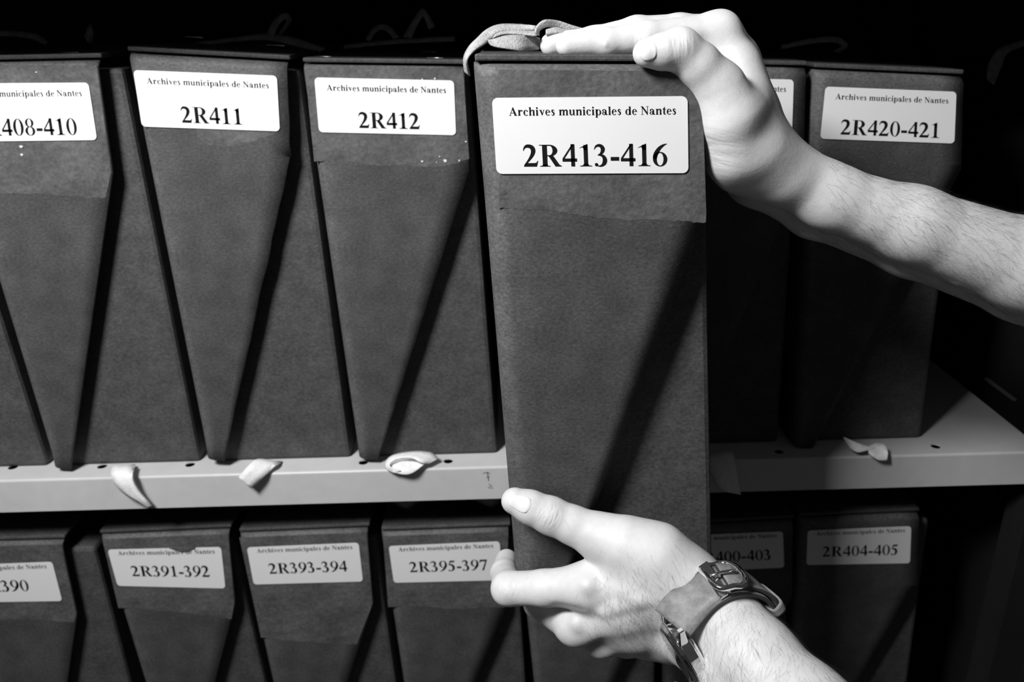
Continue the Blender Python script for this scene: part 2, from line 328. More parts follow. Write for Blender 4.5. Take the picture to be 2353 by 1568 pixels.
# ------------------------------------------------------------------ archive boxes
DEPTH = 0.25; GAP = .013
def ragged(p0, p1, n, amp, seed):
    """a torn line between two points (x, z pairs)"""
    r = random.Random(seed); out = []; o1 = 0
    for i in range(n+1):
        t = i/n; o1 = o1*.6 + r.uniform(-1, 1)*amp
        out.append((lerp(p0[0], p1[0], t), lerp(p0[1], p1[1], t) + o1))
    return out
def archive_box(label, flap, body, yf, gap, lab=None, number=None, l1=(.230, .86), l2=.902, torn=(), flecks=(), staples=(), low=False,
                rad=.009, ragged_edge=0, base_z=None, lab_bits=(), group=None, depth=DEPTH, title=True, lidh=.0032, lid_drop=0):
    yb = yf + gap
    xz = lambda p, Y: (P(p[0], p[1], Y).x, P(p[0], p[1], Y).z)
    TL, TR, RR, BR, BL = [xz(p, yf) for p in flap]
    bTL, bTR, bBR, bBL = [xz(p, yb) for p in body]
    if base_z is not None:
        bBL = (lerp(bTL[0], bBL[0], (base_z-bTL[1])/(bBL[1]-bTL[1])), base_z); bBR = (lerp(bTR[0], bBR[0], (base_z-bTR[1])/(bBR[1]-bTR[1])), base_z)
    else: bBR = (bBR[0], bBL[1])
    zb = bBL[1]
    root = empty('archive_box', ((bBL[0]+bBR[0])/2, yb+depth/2, zb), label, 'archive box', group)
    # body: closed tray with soft folded edges
    inn = .004
    fr = [(bTL[0]+inn, yb, bTL[1]-lid_drop), (bTR[0], yb, bTR[1]-lid_drop), (bBR[0], yb, bBR[1]), (bBL[0]+inn, yb, bBL[1])]
    slab('body', fr, (0, depth-.004, 0), M['card'], root, .0035)
    # front flap, folded round from the left wall, cut to a long taper
    rows = []; r2 = .006
    for i in range(5): rows.append(('a', math.pi/2*i/4))
    NR = 26
    lenL = math.hypot(TL[0]-BL[0], TL[1]-BL[1]); tR = (TR[1]-RR[1])/(TR[1]-BR[1]); t0 = r2/lenL
    V = []; cols = None; T = [(r2*(1-math.cos(a))/lenL, r2*(1-math.sin(a))) for _, a in rows]
    T += [(lerp(t0, 1, i/NR), 0) for i in range(1, NR+1)]
    rr_ = random.Random(len(label)); T.append((tR, 0)); T.sort()
    for (t, dyt) in T:
        lp = (lerp(TL[0], BL[0], t), lerp(TL[1], BL[1], t))
        if t <= tR: q = t/tR; rp = (lerp(TR[0], RR[0], q), lerp(TR[1], RR[1], q))
        else: q = (t-tR)/(1-tR); rp = (lerp(RR[0], BR[0], q), lerp(RR[1], BR[1], q))
        if ragged_edge and t > tR*.6: rp = (rp[0]+rr_.uniform(-1, .6)*ragged_edge, rp[1])
        wd_ = math.hypot(rp[0]-lp[0], rp[1]-lp[1]); ux, uz = (rp[0]-lp[0])/wd_, (rp[1]-lp[1])/wd_
        row = []
        for yy in (depth, depth*.5, depth*.15): row.append((lp[0], yf+yy, lp[1]))
        re = min(rad, wd_*.45)
        for k in range(6):
            th = math.pi/2*k/5; a = re*(1-math.cos(th)); row.append((lp[0]+ux*a, yf+re*(1-math.sin(th))+dyt, lp[1]+uz*a))
        for k in range(1, 7):
            a = lerp(re, wd_, k/6); row.append((lp[0]+ux*a, yf+dyt, lp[1]+uz*a))
        cols = len(row); V += row
    Fc = []
    for i in range(len(T)-1):
        for j in range(cols-1): Fc.append((i*cols+j, (i+1)*cols+j, (i+1)*cols+j+1, i*cols+j+1))
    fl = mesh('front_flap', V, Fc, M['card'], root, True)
    wa = fl.data.attributes.new('wear_and_light', 'FLOAT', 'POINT')
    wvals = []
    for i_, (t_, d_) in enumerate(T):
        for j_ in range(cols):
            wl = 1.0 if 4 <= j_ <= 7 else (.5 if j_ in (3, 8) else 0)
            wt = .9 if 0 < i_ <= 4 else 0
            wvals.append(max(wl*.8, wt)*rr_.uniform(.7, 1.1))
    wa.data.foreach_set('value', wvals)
    s = fl.modifiers.new('solid', 'SOLIDIFY'); s.thickness = .0026; s.offset = -1
    # lid
    zl = .0012
    lid = [(TL[0]+.001, yf+.004, TL[1]+zl), (TR[0]+.002, yf+.004, TR[1]+zl), (TR[0]+.002, yf+.004, TR[1]+zl+lidh), (TL[0]+.001, yf+.004, TL[1]+zl+lidh)]
    lo = slab('lid', lid, (0, depth, -lid_drop), M['card'], root, .0010)
    for (px, py, ang) in staples:
        # where the ray meets the sloping lid top
        zc = None; p = PZ(px, py, TL[1]+zl+lidh)
        for _ in range(3):
            q = (p.x-TL[0])/(TR[0]-TL[0]); p = PZ(px, py, lerp(TL[1], TR[1], q)+zl+lidh+.0004)
        if not (yf-.002 < p.y < yf+depth): p = Vector((P(px, py, yf+.02).x, yf+.02, lerp(TL[1], TR[1], (p.x-TL[0])/(TR[0]-TL[0]))+zl+lidh+.0004))
        sl = (TR[1]-TL[1])/(TR[0]-TL[0])
        st = tube('staple', [p+Vector((-.006, 0, -.006*sl-.0006)), p+Vector((-.0058, 0, -.0058*sl)), p+Vector((.0058, ang, .0058*sl)), p+Vector((.006, ang, .006*sl-.0006))], .00045, M['staple'], lo, 6)
    # torn surface layers on the flap
    LAY = .00012
    def onflap(px, py, off): return P(px, py, yf-off)
    for k, (top, bot, amp) in enumerate(torn):
        rg = ragged((0, 0), (1, 0), 34, amp, k+len(label))
        pts = [onflap(x, y, LAY) for x, y in top]
        b0 = [onflap(x, y, LAY) for x, y in bot]; dense = catmull(b0, 12)
        rj = random.Random(k+17); acc = 0; bb = []
        for q in dense:
            acc = acc*.55 + rj.uniform(-1, 1)*amp; bb.append(q+Vector((0, 0, acc)))
        loop = pts + bb[::-1]
        tri = tessellate_polygon([loop]); n = len(loop)
        V = [tuple(p) for p in loop] + [(p.x, p.y+.0002, p.z) for p in loop]
        Fc = [tuple(t) for t in tri] + [(i, (i+1) % n, n+(i+1) % n, n+i) for i in range(n)]
        to = mesh('torn_layer', V, Fc, M['card_torn'], fl); fix_normals(to)
    for k, (px, py, sz) in enumerate(flecks):
        c = onflap(px, py, .0007); rj = random.Random(k); n = 7
        loop = [c+Vector((math.cos(2*math.pi*i/n)*sz*rj.uniform(.5, 1.2), 0, math.sin(2*math.pi*i/n)*sz*rj.uniform(.4, 1.0))) for i in range(n)]
        slab('paper_fleck', loop, (0, .0006, 0), M['fleck'], fl)
    # label
    if lab:
        q = [onflap(x, y, .0009) for x, y in lab]            # TL TR BR BL
        def uv(u, v, off=0):
            p = lerp(lerp(q[0], q[1], u), lerp(q[3], q[2], u), v); return Vector((p.x, p.y-off, p.z))
        rx, ry = .030, .078; loop = []
        for (cx, cy, a0) in ((1-rx, 1-ry, 0), (rx, 1-ry, 90), (rx, ry, 180), (1-rx, ry, 270)):
            for i in range(7):
                a = math.radians(a0+15*i); loop.append(uv(cx+rx*math.cos(a), cy+ry*math.sin(a)))
        lb = slab('label', loop, (0, .0003, 0), M['paper'], fl, label='white printed paper label with rounded corners')
        lv, lf = [], []
        def line(s, track, em_u, u0, vb):
            w = text_width(s, track)
            vv, ff = text_mesh(s, track, lambda x, y: uv(u0 + x*em_u, vb - y*em_u*99.1/38.1, .00012))
            b = len(lv); lv.extend(vv); lf.extend(tuple(b+i for i in t) for t in ff)
        s = 'Archives municipales de Nantes'
        line(s, 22, l1[1]/text_width(s, 22), .082, l1[0])
        em = .1653/1000*l2[1] if isinstance(l2, tuple) else .1653/1000
        vb = l2[0] if isinstance(l2, tuple) else l2
        w = text_width(number, 0)*em; u0 = .5175 - w/2
        if isinstance(l2, tuple) and len(l2) > 2: u0 = l2[2]
        line(number, 0, em, u0, vb)
        mesh('lettering', lv, lf, M['ink'], lb)
        for bit in lab_bits:
            slab('torn_scrap', [onflap(x, y, .0022) for x, y in bit], (0, .0008, 0), M['card_torn'], fl)
    return root, fl

UP_G, LO_G = 'boxes on the middle shelf', 'boxes on the lower shelf'
B = {}
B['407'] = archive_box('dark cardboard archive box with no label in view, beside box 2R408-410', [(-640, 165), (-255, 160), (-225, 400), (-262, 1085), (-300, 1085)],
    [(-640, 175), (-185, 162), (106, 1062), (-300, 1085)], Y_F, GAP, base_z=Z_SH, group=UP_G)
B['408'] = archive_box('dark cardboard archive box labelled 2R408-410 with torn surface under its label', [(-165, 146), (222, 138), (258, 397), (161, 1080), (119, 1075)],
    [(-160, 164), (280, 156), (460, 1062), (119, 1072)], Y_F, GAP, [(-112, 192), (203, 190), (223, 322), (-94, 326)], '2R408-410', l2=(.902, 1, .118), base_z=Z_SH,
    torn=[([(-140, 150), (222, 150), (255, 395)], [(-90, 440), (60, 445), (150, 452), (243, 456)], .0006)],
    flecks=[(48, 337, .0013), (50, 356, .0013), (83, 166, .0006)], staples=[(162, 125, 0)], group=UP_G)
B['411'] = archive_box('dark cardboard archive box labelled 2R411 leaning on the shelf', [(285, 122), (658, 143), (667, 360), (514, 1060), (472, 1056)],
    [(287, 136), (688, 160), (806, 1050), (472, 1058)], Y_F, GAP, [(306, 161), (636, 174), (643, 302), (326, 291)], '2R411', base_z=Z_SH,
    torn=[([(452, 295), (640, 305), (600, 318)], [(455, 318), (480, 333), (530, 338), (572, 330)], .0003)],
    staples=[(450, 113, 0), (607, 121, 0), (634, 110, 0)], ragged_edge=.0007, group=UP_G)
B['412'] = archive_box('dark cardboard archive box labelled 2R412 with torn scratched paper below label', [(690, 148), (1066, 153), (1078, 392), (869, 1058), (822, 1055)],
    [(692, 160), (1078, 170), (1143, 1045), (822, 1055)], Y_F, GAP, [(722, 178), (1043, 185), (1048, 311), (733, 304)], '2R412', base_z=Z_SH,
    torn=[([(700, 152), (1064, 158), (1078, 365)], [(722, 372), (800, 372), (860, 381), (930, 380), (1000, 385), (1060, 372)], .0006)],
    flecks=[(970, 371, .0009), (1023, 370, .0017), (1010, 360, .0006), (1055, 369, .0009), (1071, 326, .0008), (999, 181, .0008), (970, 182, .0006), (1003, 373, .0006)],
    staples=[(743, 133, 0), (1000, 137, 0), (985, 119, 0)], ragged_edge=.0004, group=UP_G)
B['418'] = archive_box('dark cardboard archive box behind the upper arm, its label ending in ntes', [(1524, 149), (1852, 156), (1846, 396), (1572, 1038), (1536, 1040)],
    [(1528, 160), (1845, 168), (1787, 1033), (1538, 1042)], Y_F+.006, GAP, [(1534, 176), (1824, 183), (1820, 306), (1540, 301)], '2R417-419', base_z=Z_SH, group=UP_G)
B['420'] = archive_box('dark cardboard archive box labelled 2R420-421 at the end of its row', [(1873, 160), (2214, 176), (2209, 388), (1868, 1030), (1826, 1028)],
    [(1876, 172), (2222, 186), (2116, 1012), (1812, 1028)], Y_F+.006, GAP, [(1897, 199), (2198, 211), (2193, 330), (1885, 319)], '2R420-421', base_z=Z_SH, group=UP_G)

Z_L = Z_LO
YL = 0.610
lowk = dict(base_z=Z_L, group=LO_G, l1=(.150, .86))
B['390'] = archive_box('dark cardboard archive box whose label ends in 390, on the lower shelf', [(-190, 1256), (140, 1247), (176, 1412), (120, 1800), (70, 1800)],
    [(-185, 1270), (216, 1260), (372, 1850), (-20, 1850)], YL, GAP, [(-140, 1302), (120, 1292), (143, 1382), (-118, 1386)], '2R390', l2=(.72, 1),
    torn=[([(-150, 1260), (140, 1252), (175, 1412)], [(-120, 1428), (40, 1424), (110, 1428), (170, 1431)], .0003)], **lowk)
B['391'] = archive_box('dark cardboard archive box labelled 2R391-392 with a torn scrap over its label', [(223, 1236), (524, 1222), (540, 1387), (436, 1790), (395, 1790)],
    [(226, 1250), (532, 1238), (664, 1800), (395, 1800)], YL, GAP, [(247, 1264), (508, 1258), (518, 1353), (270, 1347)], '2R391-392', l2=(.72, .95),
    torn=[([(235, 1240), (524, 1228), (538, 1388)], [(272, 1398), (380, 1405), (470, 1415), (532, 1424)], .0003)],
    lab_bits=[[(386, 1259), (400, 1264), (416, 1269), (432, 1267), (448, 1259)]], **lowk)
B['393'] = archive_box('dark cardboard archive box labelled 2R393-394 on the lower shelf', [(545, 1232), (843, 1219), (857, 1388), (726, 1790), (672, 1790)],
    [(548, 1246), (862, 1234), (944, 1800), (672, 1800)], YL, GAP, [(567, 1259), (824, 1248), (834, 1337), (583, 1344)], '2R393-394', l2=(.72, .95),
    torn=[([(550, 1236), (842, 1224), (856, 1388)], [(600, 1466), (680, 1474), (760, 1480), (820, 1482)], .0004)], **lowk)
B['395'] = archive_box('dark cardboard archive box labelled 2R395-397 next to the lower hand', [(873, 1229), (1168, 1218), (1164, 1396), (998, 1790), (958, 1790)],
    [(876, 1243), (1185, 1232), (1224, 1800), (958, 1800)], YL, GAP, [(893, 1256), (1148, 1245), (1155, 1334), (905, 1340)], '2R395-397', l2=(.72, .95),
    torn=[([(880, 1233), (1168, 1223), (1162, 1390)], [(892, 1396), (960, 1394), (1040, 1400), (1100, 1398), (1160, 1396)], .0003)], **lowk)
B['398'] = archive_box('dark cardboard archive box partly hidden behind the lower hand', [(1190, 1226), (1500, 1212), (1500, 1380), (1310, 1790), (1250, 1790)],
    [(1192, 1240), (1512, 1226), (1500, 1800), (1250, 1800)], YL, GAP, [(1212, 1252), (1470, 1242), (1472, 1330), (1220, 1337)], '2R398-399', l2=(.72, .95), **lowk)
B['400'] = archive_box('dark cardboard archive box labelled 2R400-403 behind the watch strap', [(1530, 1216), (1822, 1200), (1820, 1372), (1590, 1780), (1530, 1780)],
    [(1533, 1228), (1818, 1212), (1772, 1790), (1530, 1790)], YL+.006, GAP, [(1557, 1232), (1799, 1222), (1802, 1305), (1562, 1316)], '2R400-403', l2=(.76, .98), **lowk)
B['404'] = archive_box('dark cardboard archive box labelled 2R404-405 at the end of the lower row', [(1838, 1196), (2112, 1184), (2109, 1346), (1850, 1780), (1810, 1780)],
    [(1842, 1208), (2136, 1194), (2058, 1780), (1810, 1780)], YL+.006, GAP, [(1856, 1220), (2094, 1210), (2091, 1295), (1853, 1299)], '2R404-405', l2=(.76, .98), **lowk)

# the box being drawn out by the two hands
YH = 0.4236
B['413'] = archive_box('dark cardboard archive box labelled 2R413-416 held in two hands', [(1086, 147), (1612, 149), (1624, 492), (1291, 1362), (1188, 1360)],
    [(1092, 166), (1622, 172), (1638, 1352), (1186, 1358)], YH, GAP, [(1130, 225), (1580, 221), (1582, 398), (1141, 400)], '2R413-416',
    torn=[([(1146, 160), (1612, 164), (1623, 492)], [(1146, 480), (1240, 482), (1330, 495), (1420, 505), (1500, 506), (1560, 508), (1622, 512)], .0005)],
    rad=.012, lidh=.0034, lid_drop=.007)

# ------------------------------------------------------------------ hands and forearms: one continuous skin each, grown from a distance field
def smin(a, b, k):
    h = np.clip(0.5 + 0.5*(b-a)/k, 0, 1); return b*(1-h) + a*h - k*h*(1-h)
class Field:
    def __init__(s, lo, hi, h):
        s.lo = np.array(lo, float); s.h = h; s.n = np.ceil((np.array(hi)-s.lo)/h).astype(int)+1
    def blank(s): return np.full(s.n, 0.03, np.float32)
    def cone(s, D, a, b, ra, rb, k, sub=False):
        a = np.array(a); b = np.array(b); m = max(ra, rb) + 0.022
        i0 = np.maximum(np.floor((np.minimum(a, b)-m-s.lo)/s.h).astype(int), 0); i1 = np.minimum(np.ceil((np.maximum(a, b)+m-s.lo)/s.h).astype(int)+1, s.n)
        if np.any(i1 <= i0): return
        ax = [(s.lo[j] + s.h*np.arange(i0[j], i1[j])).astype(np.float32) for j in range(3)]
        ab = b-a; L2 = max(ab.dot(ab), 1e-12)
        X, Yy, Z = ax[0][:, None, None]-a[0], ax[1][None, :, None]-a[1], ax[2][None, None, :]-a[2]
        t = np.clip((X*ab[0]+Yy*ab[1]+Z*ab[2])/L2, 0, 1)
        d = np.sqrt((X-t*ab[0])**2+(Yy-t*ab[1])**2+(Z-t*ab[2])**2) - (ra+(rb-ra)*t)
        sl = tuple(slice(i0[j], i1[j]) for j in range(3))
        if sub: D[sl] = -smin(-D[sl], d, k)
        else: D[sl] = smin(D[sl], d, k)
    def chain(s, D, pts, k):
        for (p, r), (q, u) in zip(pts[:-1], pts[1:]): s.cone(D, p, q, r, u, k)
def surface_nets(D, lo, h):
    nx, ny, nz = D.shape; neg = D < 0
    c = [neg[i:nx-1+i, j:ny-1+j, k:nz-1+k] for i in (0, 1) for j in (0, 1) for k in (0, 1)]
    cnt = sum(x.astype(np.int8) for x in c); act = (cnt > 0) & (cnt < 8)
    idx = np.argwhere(act); vid = np.full(act.shape, -1, np.int64); vid[act] = np.arange(len(idx))
    acc = np.zeros((len(idx), 3)); num = np.zeros(len(idx))
    cor = [(i, j, k) for i in (0, 1) for j in (0, 1) for k in (0, 1)]
    for a in cor:
        for ax in range(3):
            if a[ax]: continue
            b = list(a); b[ax] = 1
            da = D[idx[:, 0]+a[0], idx[:, 1]+a[1], idx[:, 2]+a[2]]; db = D[idx[:, 0]+b[0], idx[:, 1]+b[1], idx[:, 2]+b[2]]
            m = (da < 0) != (db < 0); t = np.where(m, da/np.where(m, da-db, 1), 0)
            pos = np.array(a, float)[None, :].repeat(len(idx), 0); pos[:, ax] += t
            acc[m] += pos[m]; num[m] += 1
    V = (idx + acc/num[:, None])*h + lo
    Q = []
    for ax in range(3):
        sl0 = [slice(None)]*3; sl1 = [slice(None)]*3; sl0[ax] = slice(0, -1); sl1[ax] = slice(1, None)
        ch = neg[tuple(sl0)] != neg[tuple(sl1)]; e = np.argwhere(ch); o1, o2 = [q for q in range(3) if q != ax]
        ok = (e[:, o1] > 0) & (e[:, o2] > 0) & (e[:, o1] < D.shape[o1]-1) & (e[:, o2] < D.shape[o2]-1); e = e[ok]
        def vi(d1, d2):
            q = e.copy(); q[:, o1] -= d1; q[:, o2] -= d2; return vid[q[:, 0], q[:, 1], q[:, 2]]
        quad = np.stack([vi(0, 0), vi(1, 0), vi(1, 1), vi(0, 1)], 1)
        inside = neg[e[:, 0], e[:, 1], e[:, 2]]
        flip = inside if ax != 1 else ~inside
        quad[~flip] = quad[~flip][:, ::-1]; Q.append(quad)
    return V, np.concatenate(Q)
def sampler(D, lo, h):
    def f(p):
        g = (np.asarray(p)-lo)/h; i = np.clip(np.floor(g).astype(int), 0, np.array(D.shape)-2); t = np.clip(g-i, 0, 1); r = 0
        for a in (0, 1):
            for b in (0, 1):
                for c in (0, 1):
                    w = (t[..., 0] if a else 1-t[..., 0])*(t[..., 1] if b else 1-t[..., 1])*(t[..., 2] if c else 1-t[..., 2])
                    r = r + w*D[i[..., 0]+a, i[..., 1]+b, i[..., 2]+c]
        return r
    def grad(p):
        p = np.asarray(p, float); e = h*.8
        g = np.stack([f(p+np.eye(3)[k]*e)-f(p-np.eye(3)[k]*e) for k in range(3)], -1)
        return g/np.maximum(np.linalg.norm(g, axis=-1, keepdims=True), 1e-9)
    def project(p, off=0.0, n=5):
        p = np.asarray(p, float)
        for _ in range(n): p = p - grad(p)*(f(p)-off)[..., None]
        return p
    return f, grad, project
def build_arm(fingers, palm, grooves, bumps, h, kf=.0016, kj=.0065):
    allp = [q for fg in fingers for q in fg] + [q for c in palm for q in c[0]]
    pts = np.array([p for p, _ in allp]); rr = max(r for _, r in allp)
    F_ = Field(pts.min(0)-rr-.004, pts.max(0)+rr+.004, h)
    DF = F_.blank()
    for fg in fingers:
        d1 = F_.blank(); F_.chain(d1, fg, .0030); DF = smin(DF, d1, kf)
    DP = F_.blank()
    for ch, k in palm: F_.chain(DP, ch, k)
    D = smin(DF, DP, kj)
    for ch, k in bumps: F_.chain(D, ch, k)
    for a, b, ra, rb, k in grooves: F_.cone(D, a, b, ra, rb, k, True)
    V, Q = surface_nets(D, F_.lo, h)
    f, g, pr = sampler(D, F_.lo, h)
    return V, Q, f, g, pr
def J(px, py, Y, r): return (tuple(P(px, py, Y)), r)
def nail(name, px_tip, px_base, Y, half_w, pr, grad, parent, lift=.0004):
    """nail plate laid on the finger surface between two picture points"""
    a, b = np.array(P(*px_tip, Y)), np.array(P(*px_base, Y)); ax = b-a; L = np.linalg.norm(ax); ax /= L
    view = a-np.array(C0); view /= np.linalg.norm(view); side = np.cross(ax, view); side /= np.linalg.norm(side)
    nu, nv = 14, 12; pts = []
    for i in range(nu+1):
        u = i/nu*2-1
        for j in range(nv+1):
            v = j/nv*2-1
            wv = (1-abs(u)**3.2*.55)
            lu = u*(1-.18*v*v) if u > 0 else u*(1-.30*v*v)
            pts.append((a+b)/2 + ax*lu*L/2 + side*v*half_w*wv)
    p0 = pr(np.array(pts), 0.0, 6); n = grad(p0); V = []
    for i in range(nu+1):
        for j in range(nv+1):
            u = i/nu*2-1; v = j/nv*2-1; e = max(abs(u), abs(v))
            q = p0[i*(nv+1)+j] + n[i*(nv+1)+j]*(lift if e < .93 else -.0003); V.append(q)
    Fc = [(i*(nv+1)+j, i*(nv+1)+j+1, (i+1)*(nv+1)+j+1, (i+1)*(nv+1)+j) for i in range(nu) for j in range(nv)]
    o = mesh(name, np.array(V), Fc, M['nail'], parent, True); fix_normals(o); return o
def hairs(name, V, grad, weight, direction, count, lmin, lmax, rad, parent, seed, lift=.35):
    """fine dark hairs rooted in the skin"""
    r = np.random.default_rng(seed); w = weight(V); w = w/w.sum(); ids = r.choice(len(V), count, p=w)
    P0 = V[ids] + r.normal(0, .0006, (count, 3)); N = grad(P0); D0 = direction(P0)
    D0 = D0 - N*(D0*N).sum(1, keepdims=True); D0 /= np.linalg.norm(D0, axis=1, keepdims=True)+1e-9
    S = np.cross(N, D0); ang = r.normal(0, .33, count)
    D1 = D0*np.cos(ang)[:, None] + S*np.sin(ang)[:, None]; cv = r.normal(.15, .5, count)
    Ln = r.uniform(lmin, lmax, count); up = r.uniform(.08, 1.0, count)*lift; seg = 5
    VV = []; FF = []; p = P0.copy(); rings = []
    for s_ in range(seg+1):
        t = s_/seg; a2 = cv*t
        d = D1*np.cos(a2)[:, None] + np.cross(N, D1)*np.sin(a2)[:, None] + N*(up*(1-1.1*t))[:, None]
        d /= np.linalg.norm(d, axis=1, keepdims=True)
        if s_ > 0: p = p + d*(Ln/seg)[:, None]
        u = np.cross(d, N); u /= np.linalg.norm(u, axis=1, keepdims=True)+1e-9; v = np.cross(d, u)
        rw = rad*(1-.75*t)
        rings.append(np.stack([p+rw*(u*math.cos(q)+v*math.sin(q)) for q in (0, 2.094, 4.188)], 1))
    A = np.stack(rings, 1).reshape(-1, 3)          # count, seg+1, 3 verts
    base = np.arange(count)[:, None]*(seg+1)*3
    fl = []
    for s_ in range(seg):
        for q in range(3):
            a = s_*3+q; b = s_*3+(q+1) % 3; fl.append(np.concatenate([base+a, base+b, base+b+3, base+a+3], 1))
    FF = np.concatenate(fl)
    return mesh(name, A, FF.tolist(), M['hair'], parent, True, kind='stuff')

def wrinkles(m, spots, origin):
    """skin creases at the joints: fine folds across the finger, fading out around each joint"""
    nt = m.node_tree; b = nt.nodes['Principled BSDF']; tc = nt.nodes.new('ShaderNodeTexCoord'); acc = None
    mk = lambda op: (lambda n: (setattr(n, 'operation', op), n)[1])(nt.nodes.new('ShaderNodeMath'))
    for (c, axis, r, freq) in spots:
        sub = nt.nodes.new('ShaderNodeVectorMath'); sub.operation = 'SUBTRACT'; sub.inputs[1].default_value = Vector(c) - origin
        nt.links.new(tc.outputs['Object'], sub.inputs[0])
        ln = nt.nodes.new('ShaderNodeVectorMath'); ln.operation = 'LENGTH'; nt.links.new(sub.outputs[0], ln.inputs[0])
        mr = nt.nodes.new('ShaderNodeMapRange'); mr.interpolation_type = 'SMOOTHSTEP'
        for i_, v_ in ((1, r), (2, r*.25), (3, 0), (4, 1)): mr.inputs[i_].default_value = v_
        nt.links.new(ln.outputs['Value'], mr.inputs[0])
        dt = nt.nodes.new('ShaderNodeVectorMath'); dt.operation = 'DOT_PRODUCT'; dt.inputs[1].default_value = Vector(axis).normalized()
        nt.links.new(sub.outputs[0], dt.inputs[0])
        cm = nt.nodes.new('ShaderNodeVectorMath'); cm.operation = 'SCALE'; cm.inputs[3].default_value = .25; nt.links.new(sub.outputs[0], cm.inputs[0])
        ax = nt.nodes.new('ShaderNodeVectorMath'); ax.operation = 'SCALE'; ax.inputs[0].default_value = Vector(axis).normalized(); nt.links.new(dt.outputs['Value'], ax.inputs[3])
        ad = nt.nodes.new('ShaderNodeVectorMath'); ad.operation = 'ADD'; nt.links.new(cm.outputs[0], ad.inputs[0]); nt.links.new(ax.outputs[0], ad.inputs[1])
        no = nt.nodes.new('ShaderNodeTexNoise'); no.inputs['Scale'].default_value = freq; no.inputs['Detail'].default_value = 2; nt.links.new(ad.outputs[0], no.inputs[0])
        mu = mk('MULTIPLY'); nt.links.new(no.outputs[0], mu.inputs[0]); nt.links.new(mr.outputs[0], mu.inputs[1])
        if acc is None: acc = mu.outputs[0]
        else:
            a = mk('ADD'); nt.links.new(acc, a.inputs[0]); nt.links.new(mu.outputs[0], a.inputs[1]); acc = a.outputs[0]
    bp = nt.nodes.new('ShaderNodeBump'); bp.inputs['Strength'].default_value = .55; bp.inputs['Distance'].default_value = .0016
    nt.links.new(acc, bp.inputs['Height'])
    old = b.inputs['Normal'].links[0].from_socket; nt.links.new(old, bp.inputs['Normal']); nt.links.new(bp.outputs[0], b.inputs['Normal'])
person = empty('person', P(2500, 700, .44), 'pale bare forearms and hands gripping the box labelled 2R413-416', 'person')

# ---- upper hand: palm against the right side of the held box, fingers lying on its lid
idx_m = J(1652, 77, .462, .0106); mid_m = J(1655, 82, .480, .0110); rin_m = J(1655, 90, .498, .0106); pin_m = J(1655, 102, .514, .0096)
fing = [
 [J(1303, 103, .450, .0060), J(1392, 98, .452, .0071), J(1485, 88, .455, .0084), idx_m],
 [J(1266, 103, .469, .0060), J(1365, 92, .471, .0069), J(1462, 74, .474, .0082), J(1560, 73, .477, .0092), mid_m],
 [J(1300, 108, .489, .0056), J(1385, 98, .491, .0064), J(1475, 84, .493, .0076), rin_m],
 [J(1365, 110, .507, .0050), J(1430, 102, .508, .0058), J(1500, 92, .510, .0066), pin_m],
 [J(1486, 122, .4200, .0068), J(1522, 119, .422, .0083), J(1562, 114, .425, .0102), J(1604, 150, .427, .0108), J(1650, 202, .430, .0122)],
]
palm = [
 ([idx_m, J(1692, 155, .456, .0110), J(1728, 270, .452, .0128)], .007),
 ([mid_m, J(1694, 160, .474, .0110), J(1728, 275, .468, .0128)], .009),
 ([rin_m, J(1692, 170, .490, .0108), J(1725, 282, .483, .0125)], .009),
 ([pin_m, J(1690, 180, .504, .0102), J(1722, 292, .496, .0120)], .009),
 ([J(1650, 202, .430, .0122), J(1676, 268, .431, .0152), J(1691, 352, .436, .0154), J(1702, 382, .442, .0150)], .008),
 ([J(1712, 270, .440, .0140), J(1742, 345, .440, .0150), J(1790, 400, .444, .0150)], .010),
 ([J(1690, 130, .470, .0095), J(1690, 230, .452, .0150), J(1712, 320, .460, .0170)], .010),
 ([J(1728, 270, .452, .0128), J(1748, 364, .449, .0185), J(1905, 452, .449, .0170), J(2095, 516, .447, .0203), J(2353, 608, .444, .0250), J(2620, 706, .436, .0310), J(2950, 800, .42, .0360)], .008),
 ([J(1722, 292, .490, .0135), J(1742, 398, .470, .0178), J(1870, 484, .474, .0150), J(2095, 556, .470, .0198), J(2353, 646, .466, .0235), J(2620, 740, .455, .0300), J(2950, 830, .44, .0360)], .008),
]
groove = [(P(1622, 99, .447), P(1700, 175, .436), .0020, .0010, .006)]
bump = [([J(1960, 545, .4560, .0010), J(2020, 568, .4510, .0016), J(2200, 635, .442, .0018), J(2360, 685, .438, .0016)], .006)]
HV, HQ, hf, hg, hpr = build_arm(fing, palm, groove, bump, .00115)
arm_r = mesh('arm', HV, HQ.tolist(), M['skin'], person, True, label='arm reaching in over the box, hand flat on its lid')
nail('thumb_nail', (1458, 120), (1512, 110), .412, .0072, hpr, hg, arm_r)
axR = np.array(P(1750, 375, .45)); axR2 = np.array(P(2353, 627, .45)); dirR = (axR2-axR)/np.linalg.norm(axR2-axR)
def wR(V):
    t = (V-axR)@dirR; return np.clip((t-.012)/.06, 0, 1)**1.5*(t < .2)*np.clip(1.1-np.abs(hg(V)[:, 2]-.1)*.6, .1, 1)*np.where(hg(V)[:, 1] > .5, .15, 1) + 1e-9
dn = np.array([.35, -.1, -.75])
hairs('arm_hair', HV, hg, wR, lambda p: dirR[None, :]*(.75) + dn[None, :]*.8 + 0*p, 3000, .006, .013, .00003, arm_r, 3)
def wR2(V):
    n = hg(V); t = (V-axR)@dirR; return np.clip(n[:, 2]-.55, 0, 1)*((t > -.01) & (t < .19)) + 1e-9
hairs('arm_hair', HV, hg, wR2, lambda p: dirR[None, :] + 0*p, 1700, .004, .009, .00003, arm_r, 5, .5)

